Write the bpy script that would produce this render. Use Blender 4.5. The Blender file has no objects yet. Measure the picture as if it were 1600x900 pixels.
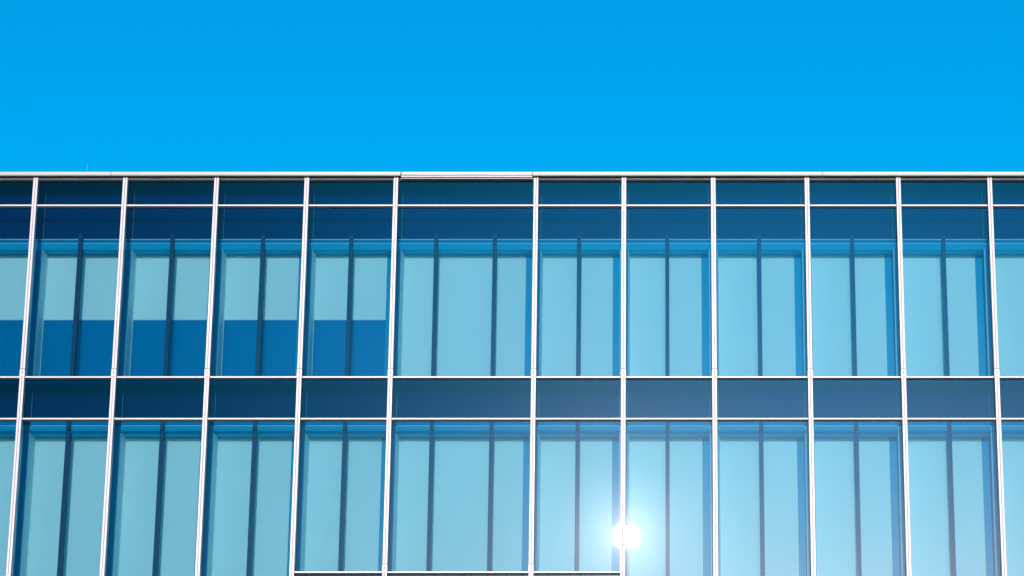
import bpy, math, random
from math import radians, cos, sin, tan, atan
random.seed(4)
S = bpy.context.scene
COL = S.collection

# ------------------------------------------------------------------ camera
F = 4300.0            # focal length in photo pixels (photo 1600 x 900)
PX, PY = 1020.0, 450.0
PITCH = radians(17.0)
D = 54.0              # metres from the outer glass plane (Y = 0)
CZ = 1.7
cam_d = bpy.data.cameras.new('camera'); cam = bpy.data.objects.new('camera', cam_d); COL.objects.link(cam)
cam_d.sensor_width = 36.0; cam_d.lens = F / 1600 * 36.0
cam_d.shift_x = (800 - PX) / 1600
cam_d.clip_start = 0.5; cam_d.clip_end = 6000
cam.location = (0, -D, CZ); cam.rotation_euler = (math.pi/2 + PITCH, 0, 0)
S.camera = cam

# ------------------------------------------------------------------ sky, sun, exposure
GX, GY = 977.0, 836.0                       # the sun's mirror image in the photo
_u, _v = (GX-PX)/F, (PY-GY)/F
_d = (_u, cos(PITCH)-_v*sin(PITCH), sin(PITCH)+_v*cos(PITCH))
SUN_EL = math.atan2(_d[2], math.hypot(_d[0], _d[1]))
to_sun = (_d[0], -_d[1], _d[2])
W = bpy.data.worlds.new('World'); S.world = W; W.use_nodes = True
nt = W.node_tree; nt.nodes.clear()
wo = nt.nodes.new('ShaderNodeOutputWorld'); bg = nt.nodes.new('ShaderNodeBackground')
sky = nt.nodes.new('ShaderNodeTexSky'); sky.sky_type = 'NISHITA'; sky.sun_disc = False
sky.sun_elevation = SUN_EL; sky.sun_rotation = math.atan2(to_sun[0], to_sun[1])
sky.altitude = 100; sky.air_density = 1.0; sky.dust_density = 0.1; sky.ozone_density = 2.0
grade = nt.nodes.new('ShaderNodeMix'); grade.data_type = 'RGBA'; grade.blend_type = 'MULTIPLY'
grade.inputs[0].default_value = 1.0
grade.inputs[7].default_value = (0.0, 0.90, 1.29, 1)      # the deep, saturated blue of the photo's sky
nt.links.new(sky.outputs[0], grade.inputs[6])
# added glow lobes in the unseen sky, making the glass reflections brighter rightwards
def glow(az, el, n, col):
    v = nt.nodes.new('ShaderNodeVectorMath'); v.operation = 'DOT_PRODUCT'
    az, el = radians(az), radians(el)
    v.inputs[1].default_value = (sin(az)*cos(el), -cos(az)*cos(el), sin(el))
    nt.links.new(wtc.outputs['Generated'], v.inputs[0])
    a = nt.nodes.new('ShaderNodeMath'); a.operation = 'MAXIMUM'; a.inputs[1].default_value = 0
    p = nt.nodes.new('ShaderNodeMath'); p.operation = 'POWER'; p.inputs[1].default_value = n
    nt.links.new(v.outputs['Value'], a.inputs[0]); nt.links.new(a.outputs[0], p.inputs[0])
    c = nt.nodes.new('ShaderNodeVectorMath'); c.operation = 'SCALE'; c.inputs[0].default_value = col
    nt.links.new(p.outputs[0], c.inputs['Scale']); return c.outputs[0]
wtc = nt.nodes.new('ShaderNodeTexCoord')
g1 = glow(3.5, 13, 67, (0.5, 23, 46)); g2 = glow(-0.5, 5.3, 250, (86, 56, 28)); g3 = glow(6.5, 5.2, 190, (104, 60, 28))
s1 = nt.nodes.new('ShaderNodeVectorMath'); s2 = nt.nodes.new('ShaderNodeVectorMath')
nt.links.new(g1, s1.inputs[0]); nt.links.new(g2, s1.inputs[1])
s3 = nt.nodes.new('ShaderNodeVectorMath')
nt.links.new(s1.outputs[0], s3.inputs[0]); nt.links.new(g3, s3.inputs[1]); nt.links.new(s3.outputs[0], s2.inputs[0]); nt.links.new(grade.outputs[2], s2.inputs[1])
nt.links.new(s2.outputs[0], bg.inputs[0]); bg.inputs[1].default_value = 0.15
nt.links.new(bg.outputs[0], wo.inputs[0])
sl = bpy.data.lights.new('sun', 'SUN'); so = bpy.data.objects.new('sun', sl); COL.objects.link(so)
sl.energy = 2.4; sl.angle = radians(0.4); sl.color = (1.0, 0.93, 0.88)
from mathutils import Vector
so.rotation_euler = Vector(to_sun).to_track_quat('Z', 'Y').to_euler(); so.location = (0, -60, 60)
vs = S.view_settings; vs.view_transform = 'Standard'; vs.look = 'None'; vs.gamma = 1; vs.exposure = 0.0
vs.use_curve_mapping = False
S.cycles.max_bounces = 10; S.cycles.transparent_max_bounces = 16
S.cycles.caustics_reflective = False; S.cycles.caustics_refractive = False

# ------------------------------------------------------------------ photo pixel -> world on the plane Y = y0
def at(x, y, y0=0.0):
    u, v = (x-PX)/F, (PY-y)/F
    dy = cos(PITCH)-v*sin(PITCH); dz = sin(PITCH)+v*cos(PITCH)
    t = (y0 + D)/dy
    return u*t, CZ + dz*t
def zat(y, y0=0.0): return at(PX, y, y0)[1]
def xat(x, y=450, y0=0.0): return at(x, y, y0)[0]

# ------------------------------------------------------------------ materials
def mat(name):
    m = bpy.data.materials.new(name); m.use_nodes = True; m.node_tree.nodes.clear()
    o = m.node_tree.nodes.new('ShaderNodeOutputMaterial'); return m, m.node_tree, o
def solid(name, col, rough=0.5, metal=0.0, var=0.06, scale=3.0, stretch=(1,1,1), spec=0.5, bump=0.0):
    m, t, o = mat(name); N = t.nodes; L = t.links
    p = N.new('ShaderNodeBsdfPrincipled'); p.inputs['Roughness'].default_value = rough
    p.inputs['Metallic'].default_value = metal; p.inputs['Specular IOR Level'].default_value = spec
    tc = N.new('ShaderNodeTexCoord'); mp = N.new('ShaderNodeMapping'); mp.inputs['Scale'].default_value = stretch
    n = N.new('ShaderNodeTexNoise'); n.inputs['Scale'].default_value = scale; n.inputs['Detail'].default_value = 5
    r = N.new('ShaderNodeMapRange'); r.inputs[1].default_value = .3; r.inputs[2].default_value = .7
    r.inputs[3].default_value = 1-var; r.inputs[4].default_value = 1+var
    x = N.new('ShaderNodeMix'); x.data_type = 'RGBA'; x.blend_type = 'MULTIPLY'; x.inputs[0].default_value = 1
    x.inputs[6].default_value = (*col, 1)
    L.new(tc.outputs['Object'], mp.inputs[0]); L.new(mp.outputs[0], n.inputs['Vector'])
    L.new(n.outputs[0], r.inputs[0]); L.new(r.outputs[0], x.inputs[7]); L.new(x.outputs[2], p.inputs['Base Color'])
    if bump:
        b = N.new('ShaderNodeBump'); b.inputs['Strength'].default_value = bump; b.inputs['Distance'].default_value = .01
        L.new(n.outputs[0], b.inputs['Height']); L.new(b.outputs[0], p.inputs['Normal'])
    L.new(p.outputs[0], o.inputs[0]); return m

def glass_mat(name, tint, refl=0.03, wide=0.0003, mid=0.00016):
    """tinted coated glass: one tinted pass, a sharp mirror lobe, two faint dusty lobes round the sun's image"""
    m, t, o = mat(name); N = t.nodes; L = t.links
    tr = N.new('ShaderNodeBsdfTransparent'); tr.inputs[0].default_value = (*tint, 1)
    tc = N.new('ShaderNodeTexCoord')
    nz = N.new('ShaderNodeTexNoise'); nz.inputs['Scale'].default_value = 1.0; nz.inputs['Detail'].default_value = 1
    bp = N.new('ShaderNodeBump'); bp.inputs['Strength'].default_value = 1.0; bp.inputs['Distance'].default_value = 0.0003
    mp = N.new('ShaderNodeMapping'); mp.inputs['Scale'].default_value = (2.0, 1, 3.2); mp.inputs['Rotation'].default_value = (0, .35, 0)
    L.new(tc.outputs['Object'], mp.inputs[0]); L.new(mp.outputs[0], nz.inputs['Vector']); L.new(nz.outputs[0], bp.inputs['Height'])
    prev = tr
    for fac, rough, c in ((wide, 0.16, (1,1,1,1)), (mid, 0.09, (1,1,1,1)), (refl, 0.005, (0.9,0.95,1,1))):  # the two rough lobes are an added glare halo
        g = N.new('ShaderNodeBsdfGlossy'); g.inputs['Roughness'].default_value = rough; g.inputs['Color'].default_value = c
        if rough < .05: L.new(bp.outputs[0], g.inputs['Normal'])
        mx = N.new('ShaderNodeMixShader'); mx.inputs[0].default_value = fac
        L.new(prev.outputs[0], mx.inputs[1]); L.new(g.outputs[0], mx.inputs[2]); prev = mx
    L.new(prev.outputs[0], o.inputs[0]); return m

M = {}
M['metal']   = solid('anodised_metal', (0.78, 0.58, 0.56), 0.40, 0.08, 0.05, 2.0, (6, 6, .4))
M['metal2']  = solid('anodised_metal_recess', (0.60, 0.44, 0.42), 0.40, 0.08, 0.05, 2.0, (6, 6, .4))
M['coping']  = solid('coping_metal', (0.60, 0.48, 0.43), 0.38, 0.08, 0.06, 1.5)
M['gasket_shade']  = solid('black_gasket_and_shade', (0.035, 0.035, 0.04), 0.6, 0, 0.1)  # black of gaskets and joints, and of the painted transom shade
M['dark']    = solid('dark_frame', (0.02, 0.03, 0.09), 0.6, 0, 0.08, 4, spec=.15)
M['spandrel']= solid('spandrel_board', (0.0, 0.003, 0.066), 0.7, 0, 0.12, .5, spec=.05)
M['attic']   = solid('upper_board', (0.0, 0.012, 0.10), 0.7, 0, 0.12, .5, spec=.05)
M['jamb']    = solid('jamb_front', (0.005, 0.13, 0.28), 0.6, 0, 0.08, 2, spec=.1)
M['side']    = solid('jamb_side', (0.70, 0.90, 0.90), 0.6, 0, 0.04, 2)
M['slab']    = solid('soffit_shade_blue', (0.02, 0.60, 0.90), 0.7, 0, 0.05, 1, spec=.1)  # blue of the shaded soffit put into its colour
M['fascia']  = solid('head_board_shade_blue', (0.0, 0.33, 0.57), 0.7, 0, 0.05, 1, spec=.1)  # blue of the shade at the window head put into the board
M['trim']    = solid('trim_metal', (0.18, 0.48, 0.64), 0.5, 0.0, 0.05, 3)
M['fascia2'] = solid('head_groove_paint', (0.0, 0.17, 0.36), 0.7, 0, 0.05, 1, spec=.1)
M['trim2']   = solid('dark_trim', (0.03, 0.12, 0.20), 0.5)
M['blind']   = solid('blind_fabric', (0.80, 0.84, 0.84), 0.85, 0, 0.03, .7, (1,1,.35), 0.2)
M['pave']    = solid('paving', (0.30, 0.29, 0.27), 0.85, 0, 0.15, .6, bump=.3)
M['ground']  = solid('ground_soil', (0.12, 0.13, 0.08), 0.9, 0, 0.3, .05)
M['wall']    = solid('concrete', (0.35, 0.35, 0.34), 0.8, 0, 0.1, .8, bump=.2)
M['roof']    = solid('roofing', (0.20, 0.20, 0.20), 0.85, 0, 0.15, .5)
M['glass']   = glass_mat('outer_glass', (0.475, 0.69, 0.735))
M['clear']   = (lambda: None)
m, t, o = mat('glass_edge'); tr = t.nodes.new('ShaderNodeBsdfTransparent'); t.links.new(tr.outputs[0], o.inputs[0]); M['clear'] = m
# inner glazing: sky reflection painted in as flat blue, little real gloss
m, t, o = mat('inner_glass_sky_blue'); N = t.nodes; L = t.links
g = N.new('ShaderNodeBsdfGlossy'); g.inputs['Roughness'].default_value = .01; g.inputs['Color'].default_value = (.2,.75,1,1)
d = N.new('ShaderNodeBsdfDiffuse'); d.inputs['Color'].default_value = (.0,.16,.37,1)
mx = N.new('ShaderNodeMixShader'); mx.inputs[0].default_value = .03
L.new(d.outputs[0], mx.inputs[1]); L.new(g.outputs[0], mx.inputs[2]); L.new(mx.outputs[0], o.inputs[0]); M['inner'] = m

# ------------------------------------------------------------------ mesh helper
class MB:
    def __init__(s): s.v=[]; s.f=[]; s.m=[]
    def box(s, x0,x1,y0,y1,z0,z1, mi=0, front=None):
        b=len(s.v)
        s.v += [(x0,y0,z0),(x1,y0,z0),(x1,y1,z0),(x0,y1,z0),(x0,y0,z1),(x1,y0,z1),(x1,y1,z1),(x0,y1,z1)]
        fs=[(0,3,2,1),(4,5,6,7),(0,1,5,4),(1,2,6,5),(2,3,7,6),(3,0,4,7)]
        s.f += [tuple(b+i for i in q) for q in fs]
        s.m += [mi,mi,(mi if front is None else front),mi,mi,mi]
        return s
    def prism(s, pts, z0, z1, mis):      # pts: outline in XY (counter-clockwise), mis: slot of each side
        b=len(s.v); n=len(pts)
        s.v += [(x,y,z0) for x,y in pts]+[(x,y,z1) for x,y in pts]
        s.f.append(tuple(b+i for i in reversed(range(n)))); s.m.append(mis[0])
        s.f.append(tuple(b+n+i for i in range(n))); s.m.append(mis[0])
        for i in range(n):
            j=(i+1)%n; s.f.append((b+i,b+j,b+n+j,b+n+i)); s.m.append(mis[i])
        return s
    def build(s, name, mats, parent=None, bevel=0):
        me=bpy.data.meshes.new(name); me.from_pydata(s.v,[],s.f)
        for mm in (mats if isinstance(mats,(list,tuple)) else [mats]): me.materials.append(mm)
        for p,i in zip(me.polygons,s.m): p.material_index=i
        me.update(); o=bpy.data.objects.new(name,me); COL.objects.link(o)
        if parent: o.parent=parent
        if bevel:
            b=o.modifiers.new('bevel','BEVEL'); b.width=bevel; b.segments=2; b.limit_method='ANGLE'
        return o
def part(src, parent, loc=None):
    c=src.copy(); COL.objects.link(c); c.parent=parent
    if loc: c.location=loc
    return c

# ------------------------------------------------------------------ setting
o = MB().box(-2500,2500,-2500,2500,-1,-.02).build('ground', M['ground']); o['kind']='structure'
o = MB().box(-60,60,-70,-.6,-.3,0.0).build('pavement', M['pave']); o['kind']='structure'

# ------------------------------------------------------------------ the building
B = bpy.data.objects.new('office_building', None); COL.objects.link(B)
B['label']='long glass office building with pale metal mullions and blue tinted windows under a clear sky'
B['category']='building'

# mullion lines (photo x at y=450), extended by three bays on either side
mx_ = [46.3,187.7,331.8,474.2,614.7,835.9,974.5,1115.3,1263.1,1407.3,1551.4]
XL = [xat(x) for x in mx_]
bay = XL[-1]-XL[-2]
XL = [XL[0]-bay*i for i in (4,3,2,1)] + XL + [XL[-1]+bay*i for i in (1,2,3,4)]
I0 = 4                                  # index of the first mullion in view
NB = len(XL)-1
WIDE = I0+4                             # the wide bay
HM = .048                               # half mullion
FIN = -.13                              # mullions stand this far in front of the glass
ztop = zat(268); z_a = zat(281); z_b = zat(322.5); z_c = zat(590.5); z_d = zat(655.5); z_e = zat(895)
storey = z_b and (z_c - z_d)
z_e2 = z_e - .62                        # lower sill of the bays whose panes run further down
floor_h = (z_d - z_e) + (z_c - z_d)

# depth planes
YH, YJ, YM, YB, YG = .56, .53, .46, .91, .922
X0, X1 = XL[0]-.3, XL[-1]+.3

# core, roof, sides
core = MB()
core.box(X0, X1, 1.6, 26, 0, ztop-.5)
core.build('wall', M['wall'], B)
MB().box(X0+.01, X1-.01, .70, 26.1, ztop-.48, ztop-.30).build('roof', M['roof'], B)
MB().box(X0, X0+.25, .02, 1.59, 0, ztop-.5).build('wall', M['wall'], B)
MB().box(X1-.25, X1, .02, 1.59, 0, ztop-.5).build('wall', M['wall'], B)

# coping: long lengths left and right, and the deeper length over the wide bay
zc0 = zat(274.3, -.22)
zct = zat(268.2, -.22)
xa, xb = xat(626.5,272,-.22), xat(831.5,272,-.22)
def coping(x0, x1, p=.22):
    m=MB(); m.box(x0,x1,-p,.55,zat(274.3,-p)+.02,zat(268.2,-p)); m.box(x0,x1,-p-.006,-p+.03,zat(274.3,-p),zat(274.3,-p)+.018)
    return m.build('coping', M['coping'], B, .006)
# pieces some 6 m long with fine joints
cuts=[X0]+[xa-6.0*i for i in (3,2,1,0) if xa-6.0*i> X0+1]
for a,b in zip(cuts,cuts[1:]): coping(a, b-.006)
coping(xa+.006, xb-.006, .17)
cr=[xb]+[xb+6.0*i for i in (1,2,3) if xb+6.0*i< X1-1]+[X1]
for a,b in zip(cr,cr[1:]): coping(a+.006, b)
# dark recessed gasket band below the coping
g_=MB(); g_.box(X0,X1,-.02,.5,z_a+.02,zc0+.015); g_.box(X0,X1,-.05,-.021,zat(278.6)-.012,zat(278.6)+.012)
g_.build('gasket_band', M['gasket_shade'], B)
# grey flashing over the wide bay
fl=MB()
fl.box(xa,xb,-.165,-.05,zat(276.5,-.165),zat(274.5,-.17)-.002,0)
fl.box(xa,xb,-.122,-.05,zat(279.0,-.122),zat(277.9,-.122),0)
fl.box(xa,xb,-.10,-.052,zat(279.0,-.122)+.013,zat(276.5,-.165)-.001,1)
fl.build('flashing', [M['metal2'],M['gasket_shade']], B)

# mullions
zsp = [zat(577,-.13), zat(882,-.13)]
zbot = z_c - 3*floor_h
def splice(par, z):
    m=MB(); m.box(-HM-.004,HM+.004,FIN-.010,-.002,z-.15,z)
    m.box(-HM-.003,HM+.003,FIN-.006,-.002,z+.001,z+.014,1)
    m.box(-.007,.007,FIN-.014,FIN-.0105,z-.10,z-.04,1)
    return m.build('splice_joint',[M['metal'],M['gasket_shade']],par,.004)
mull0=None; spl0=[]
for i,x in enumerate(XL):
    if mull0 is None:
        m=MB()
        m.box(-HM,-.008,FIN,.03,zbot,zat(275,FIN)); m.box(.008,HM,FIN,.03,zbot,zat(275,FIN))
        m.box(-.0078,.0078,FIN+.008,.03,zbot,zat(275.5,FIN),1)
        mull0=m.build('mullion',[M['metal'],M['metal2']],B,.005)
        mull0.location=(x,0,0); mu=mull0
        for k in range(3):
            s=splice(mu,0); s.location=(0,0,(zsp[0],zsp[1]-.28,zsp[1]-.28-floor_h)[k]); spl0.append(s)
    else:
        mu=part(mull0,B,(x,0,0))
        for k in range(3):
            s=part(spl0[k],mu)
            if k==1 and i in (I0+4,I0+5): s.location.z=zsp[1]

# transoms
def transom(i, z, h=.033):
    x0,x1=XL[i]+HM,XL[i+1]-HM
    m=MB(); m.box(x0+.001,x1-.001,-.075,.03,z-h/2,z+h/2); m.box(x0+.001,x1-.001,-.03,.028,z-h/2-.020,z-h/2-.001,1)  # lower box: black strip standing in for the shade under the transom
    return m.build('transom',[M['metal'],M['gasket_shade']],B,.004)
def sill_z(i):
    return z_e if I0+3 <= i <= I0+5 else z_e2

# windows and spandrels
IMX = {0:[120.0],1:[264.5],2:[407.0],3:[545.8],4:[679.6,771.6],5:[904.2],6:[1042.6],7:[1187.0],8:[1333.5],9:[1476.8]}
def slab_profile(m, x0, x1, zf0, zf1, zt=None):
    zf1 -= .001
    m.box(x0,x1,YH,YH+.04,zf0,zf1,2)                           # head board in painted shade blue
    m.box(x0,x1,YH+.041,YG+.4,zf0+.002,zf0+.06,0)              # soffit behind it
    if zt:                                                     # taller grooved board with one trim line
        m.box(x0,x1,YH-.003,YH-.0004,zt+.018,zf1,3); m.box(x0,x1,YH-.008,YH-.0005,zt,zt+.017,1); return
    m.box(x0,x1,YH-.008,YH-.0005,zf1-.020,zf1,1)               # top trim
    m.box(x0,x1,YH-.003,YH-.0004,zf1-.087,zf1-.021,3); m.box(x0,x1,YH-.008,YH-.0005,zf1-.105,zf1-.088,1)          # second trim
def make_window(i, ztop_, zbot_, zs, blind_bottom=None, tall=False):
    """ztop_/zbot_: outer transom lines; zs: underside of the soffit slab"""
    x0,x1=XL[i],XL[i+1]
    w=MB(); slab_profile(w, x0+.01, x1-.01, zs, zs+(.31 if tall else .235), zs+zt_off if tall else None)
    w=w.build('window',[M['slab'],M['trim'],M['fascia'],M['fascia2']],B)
    MB().box(x0+.01,x1-.01,.05,YG+.3,zbot_-.10,zbot_-.03).build('sill',M['spandrel'],w)
    MB().box(x0+.004,x1-.004,0,.012,zbot_,ztop_,1,front=0).build('glass_pane',[M['glass'],M['clear']],w)
    MB().box(x0+.12,x1-.09,YG,YG+.03,zbot_-.03,zs-.001).build('inner_glass',M['inner'],w)
    zb_=zbot_-.025 if blind_bottom is None else blind_bottom
    bl=MB(); bl.box(x0+.125,x1-.235,YB,YB+.006,zb_,zs-.002)
    bl.build('roller_blind',M['blind'],w)
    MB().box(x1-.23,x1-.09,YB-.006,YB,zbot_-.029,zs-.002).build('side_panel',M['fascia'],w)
    b=i-I0
    if b in IMX: xs=[xat(p,460,YM) for p in IMX[b]]
    else: xs=[x0+(x1-x0)*.495]
    for xc in xs:
        im=MB(); im.box(xc-.041,xc+.041,YM,YJ+.005,zbot_-.029,min(zs+.30, ztop_+.10))
        im.box(xc-.041,xc+.041,YJ+.007,YM+.19,zbot_-.029,zs-.002)
        im.build('inner_mullion',M['dark'],w)
    return w
def make_spandrel(i, z0, z1, glass=True, mat_='spandrel', top=None, bot=None):
    x0,x1=XL[i],XL[i+1]
    s=MB().box(x0+.1,x1-.1,YJ+.02,YJ+.08,bot or z0,top or z1).build('spandrel_panel',M[mat_],B)
    if glass: MB().box(x0+.004,x1-.004,0,.012,z0,z1,1,front=0).build('glass_pane',[M['glass'],M['clear']],s)
    return s

zt_off = zat(666.0, YH)-(zat(660.0, YH)-.234)
zsA = zat(373.5, YH)-.234; zsB = zat(660.0, YH)-.234
zbl = zat(500.0, YB)
dB = zsB - z_d            # slab underside below the transom in the lower storeys
for i in range(NB):
    left = i < I0+4
    transom(i,z_a,.034); transom(i,z_b); transom(i,z_c); transom(i,z_d)
    make_spandrel(i,z_b+.002,z_a,True,'attic',top=ztop-.06)
    # clear glass storey at the top; dark board above its soffit slab
    wA=make_window(i,z_b-.002,z_c+.002,zsA,zbl if left else None)
    make_spandrel(i,zsA+.236,z_b-.002,False,'attic')
    make_spandrel(i,z_d+.002,z_c-.002,bot=zsB+.312)
    se=sill_z(i)
    make_window(i,z_d-.002,se+.002,zsB,tall=True)
    transom(i,se)
    zt=z_d-floor_h
    make_spandrel(i,zt+.002,se-.002,bot=zt+dB+.312); transom(i,zt)
    make_window(i,zt-.002,zt-3.0,zt+dB,tall=True); transom(i,zt-3.0)
    make_spandrel(i,zbot,zt-3.002)
# ground storey: concrete piers and dark glazing well below the frame
MB().box(X0,X1,.02,.5,zbot-.6,zbot-.001).build('fascia',M['coping'],B)
for i in range(0,len(XL),2):
    MB().box(XL[i]-.25,XL[i]+.25,.05,.55,0,zbot-.602).build('pier',M['wall'],B,.01)
MB().box(X0+.26,X1-.26,.8,.84,0,zbot-.602).build('shopfront_glass',M['inner'],B)

# jambs: full-height dark posts behind each mullion, pale splayed face in the window storeys
WL, WR = .088, .088
segs=[(zsA+.236,ztop-.07,0),(z_c+.0,zsA-.001,1),(z_d,z_c-.001,0),(zsB-3.4,z_d-.001,1),(zbot,zsB-3.401,0)]
j0=None
for x in XL:
    if j0 is None:
        m=MB()
        for za,zb,lit in segs:
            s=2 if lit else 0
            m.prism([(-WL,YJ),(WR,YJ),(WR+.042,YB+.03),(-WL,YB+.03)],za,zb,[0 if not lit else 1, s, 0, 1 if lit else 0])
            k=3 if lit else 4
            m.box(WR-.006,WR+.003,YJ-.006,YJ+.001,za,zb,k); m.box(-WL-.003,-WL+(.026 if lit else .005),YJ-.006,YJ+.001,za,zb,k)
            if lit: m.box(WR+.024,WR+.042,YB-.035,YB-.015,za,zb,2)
        j0=m.build('jamb',[M['spandrel'],M['jamb'],M['side'],M['trim'],M['trim2']],B); j0.location=(x,0,0)
    else: part(j0,B,(x,0,0))

# ------------------------------------------------------------------ lightning rod on the roof
ax,az = at(136.5,257,2.0)
A=bpy.data.objects.new('lightning_rod',None); COL.objects.link(A); A.location=(ax,2.0,ztop-.30)
A['label']='thin pale rod standing up above the roof edge near the left end'; A['category']='lightning rod'
h=az-(ztop-.30)
def cyl(r0,r1,z0,z1,n=12):
    m=MB()
    for z,r in ((z0,r0),(z1,r1)):
        m.v += [(r*cos(2*math.pi*k/n), r*sin(2*math.pi*k/n), z) for k in range(n)]
    m.f=[(k,(k+1)%n,n+(k+1)%n,n+k) for k in range(n)]+[tuple(reversed(range(n))),tuple(range(n,2*n))]
    m.m=[0]*len(m.f); return m
cyl(.012,.005,.08,h).build('rod',M['trim'],A); cyl(.09,.03,0,.08).build('base',M['wall'],A)
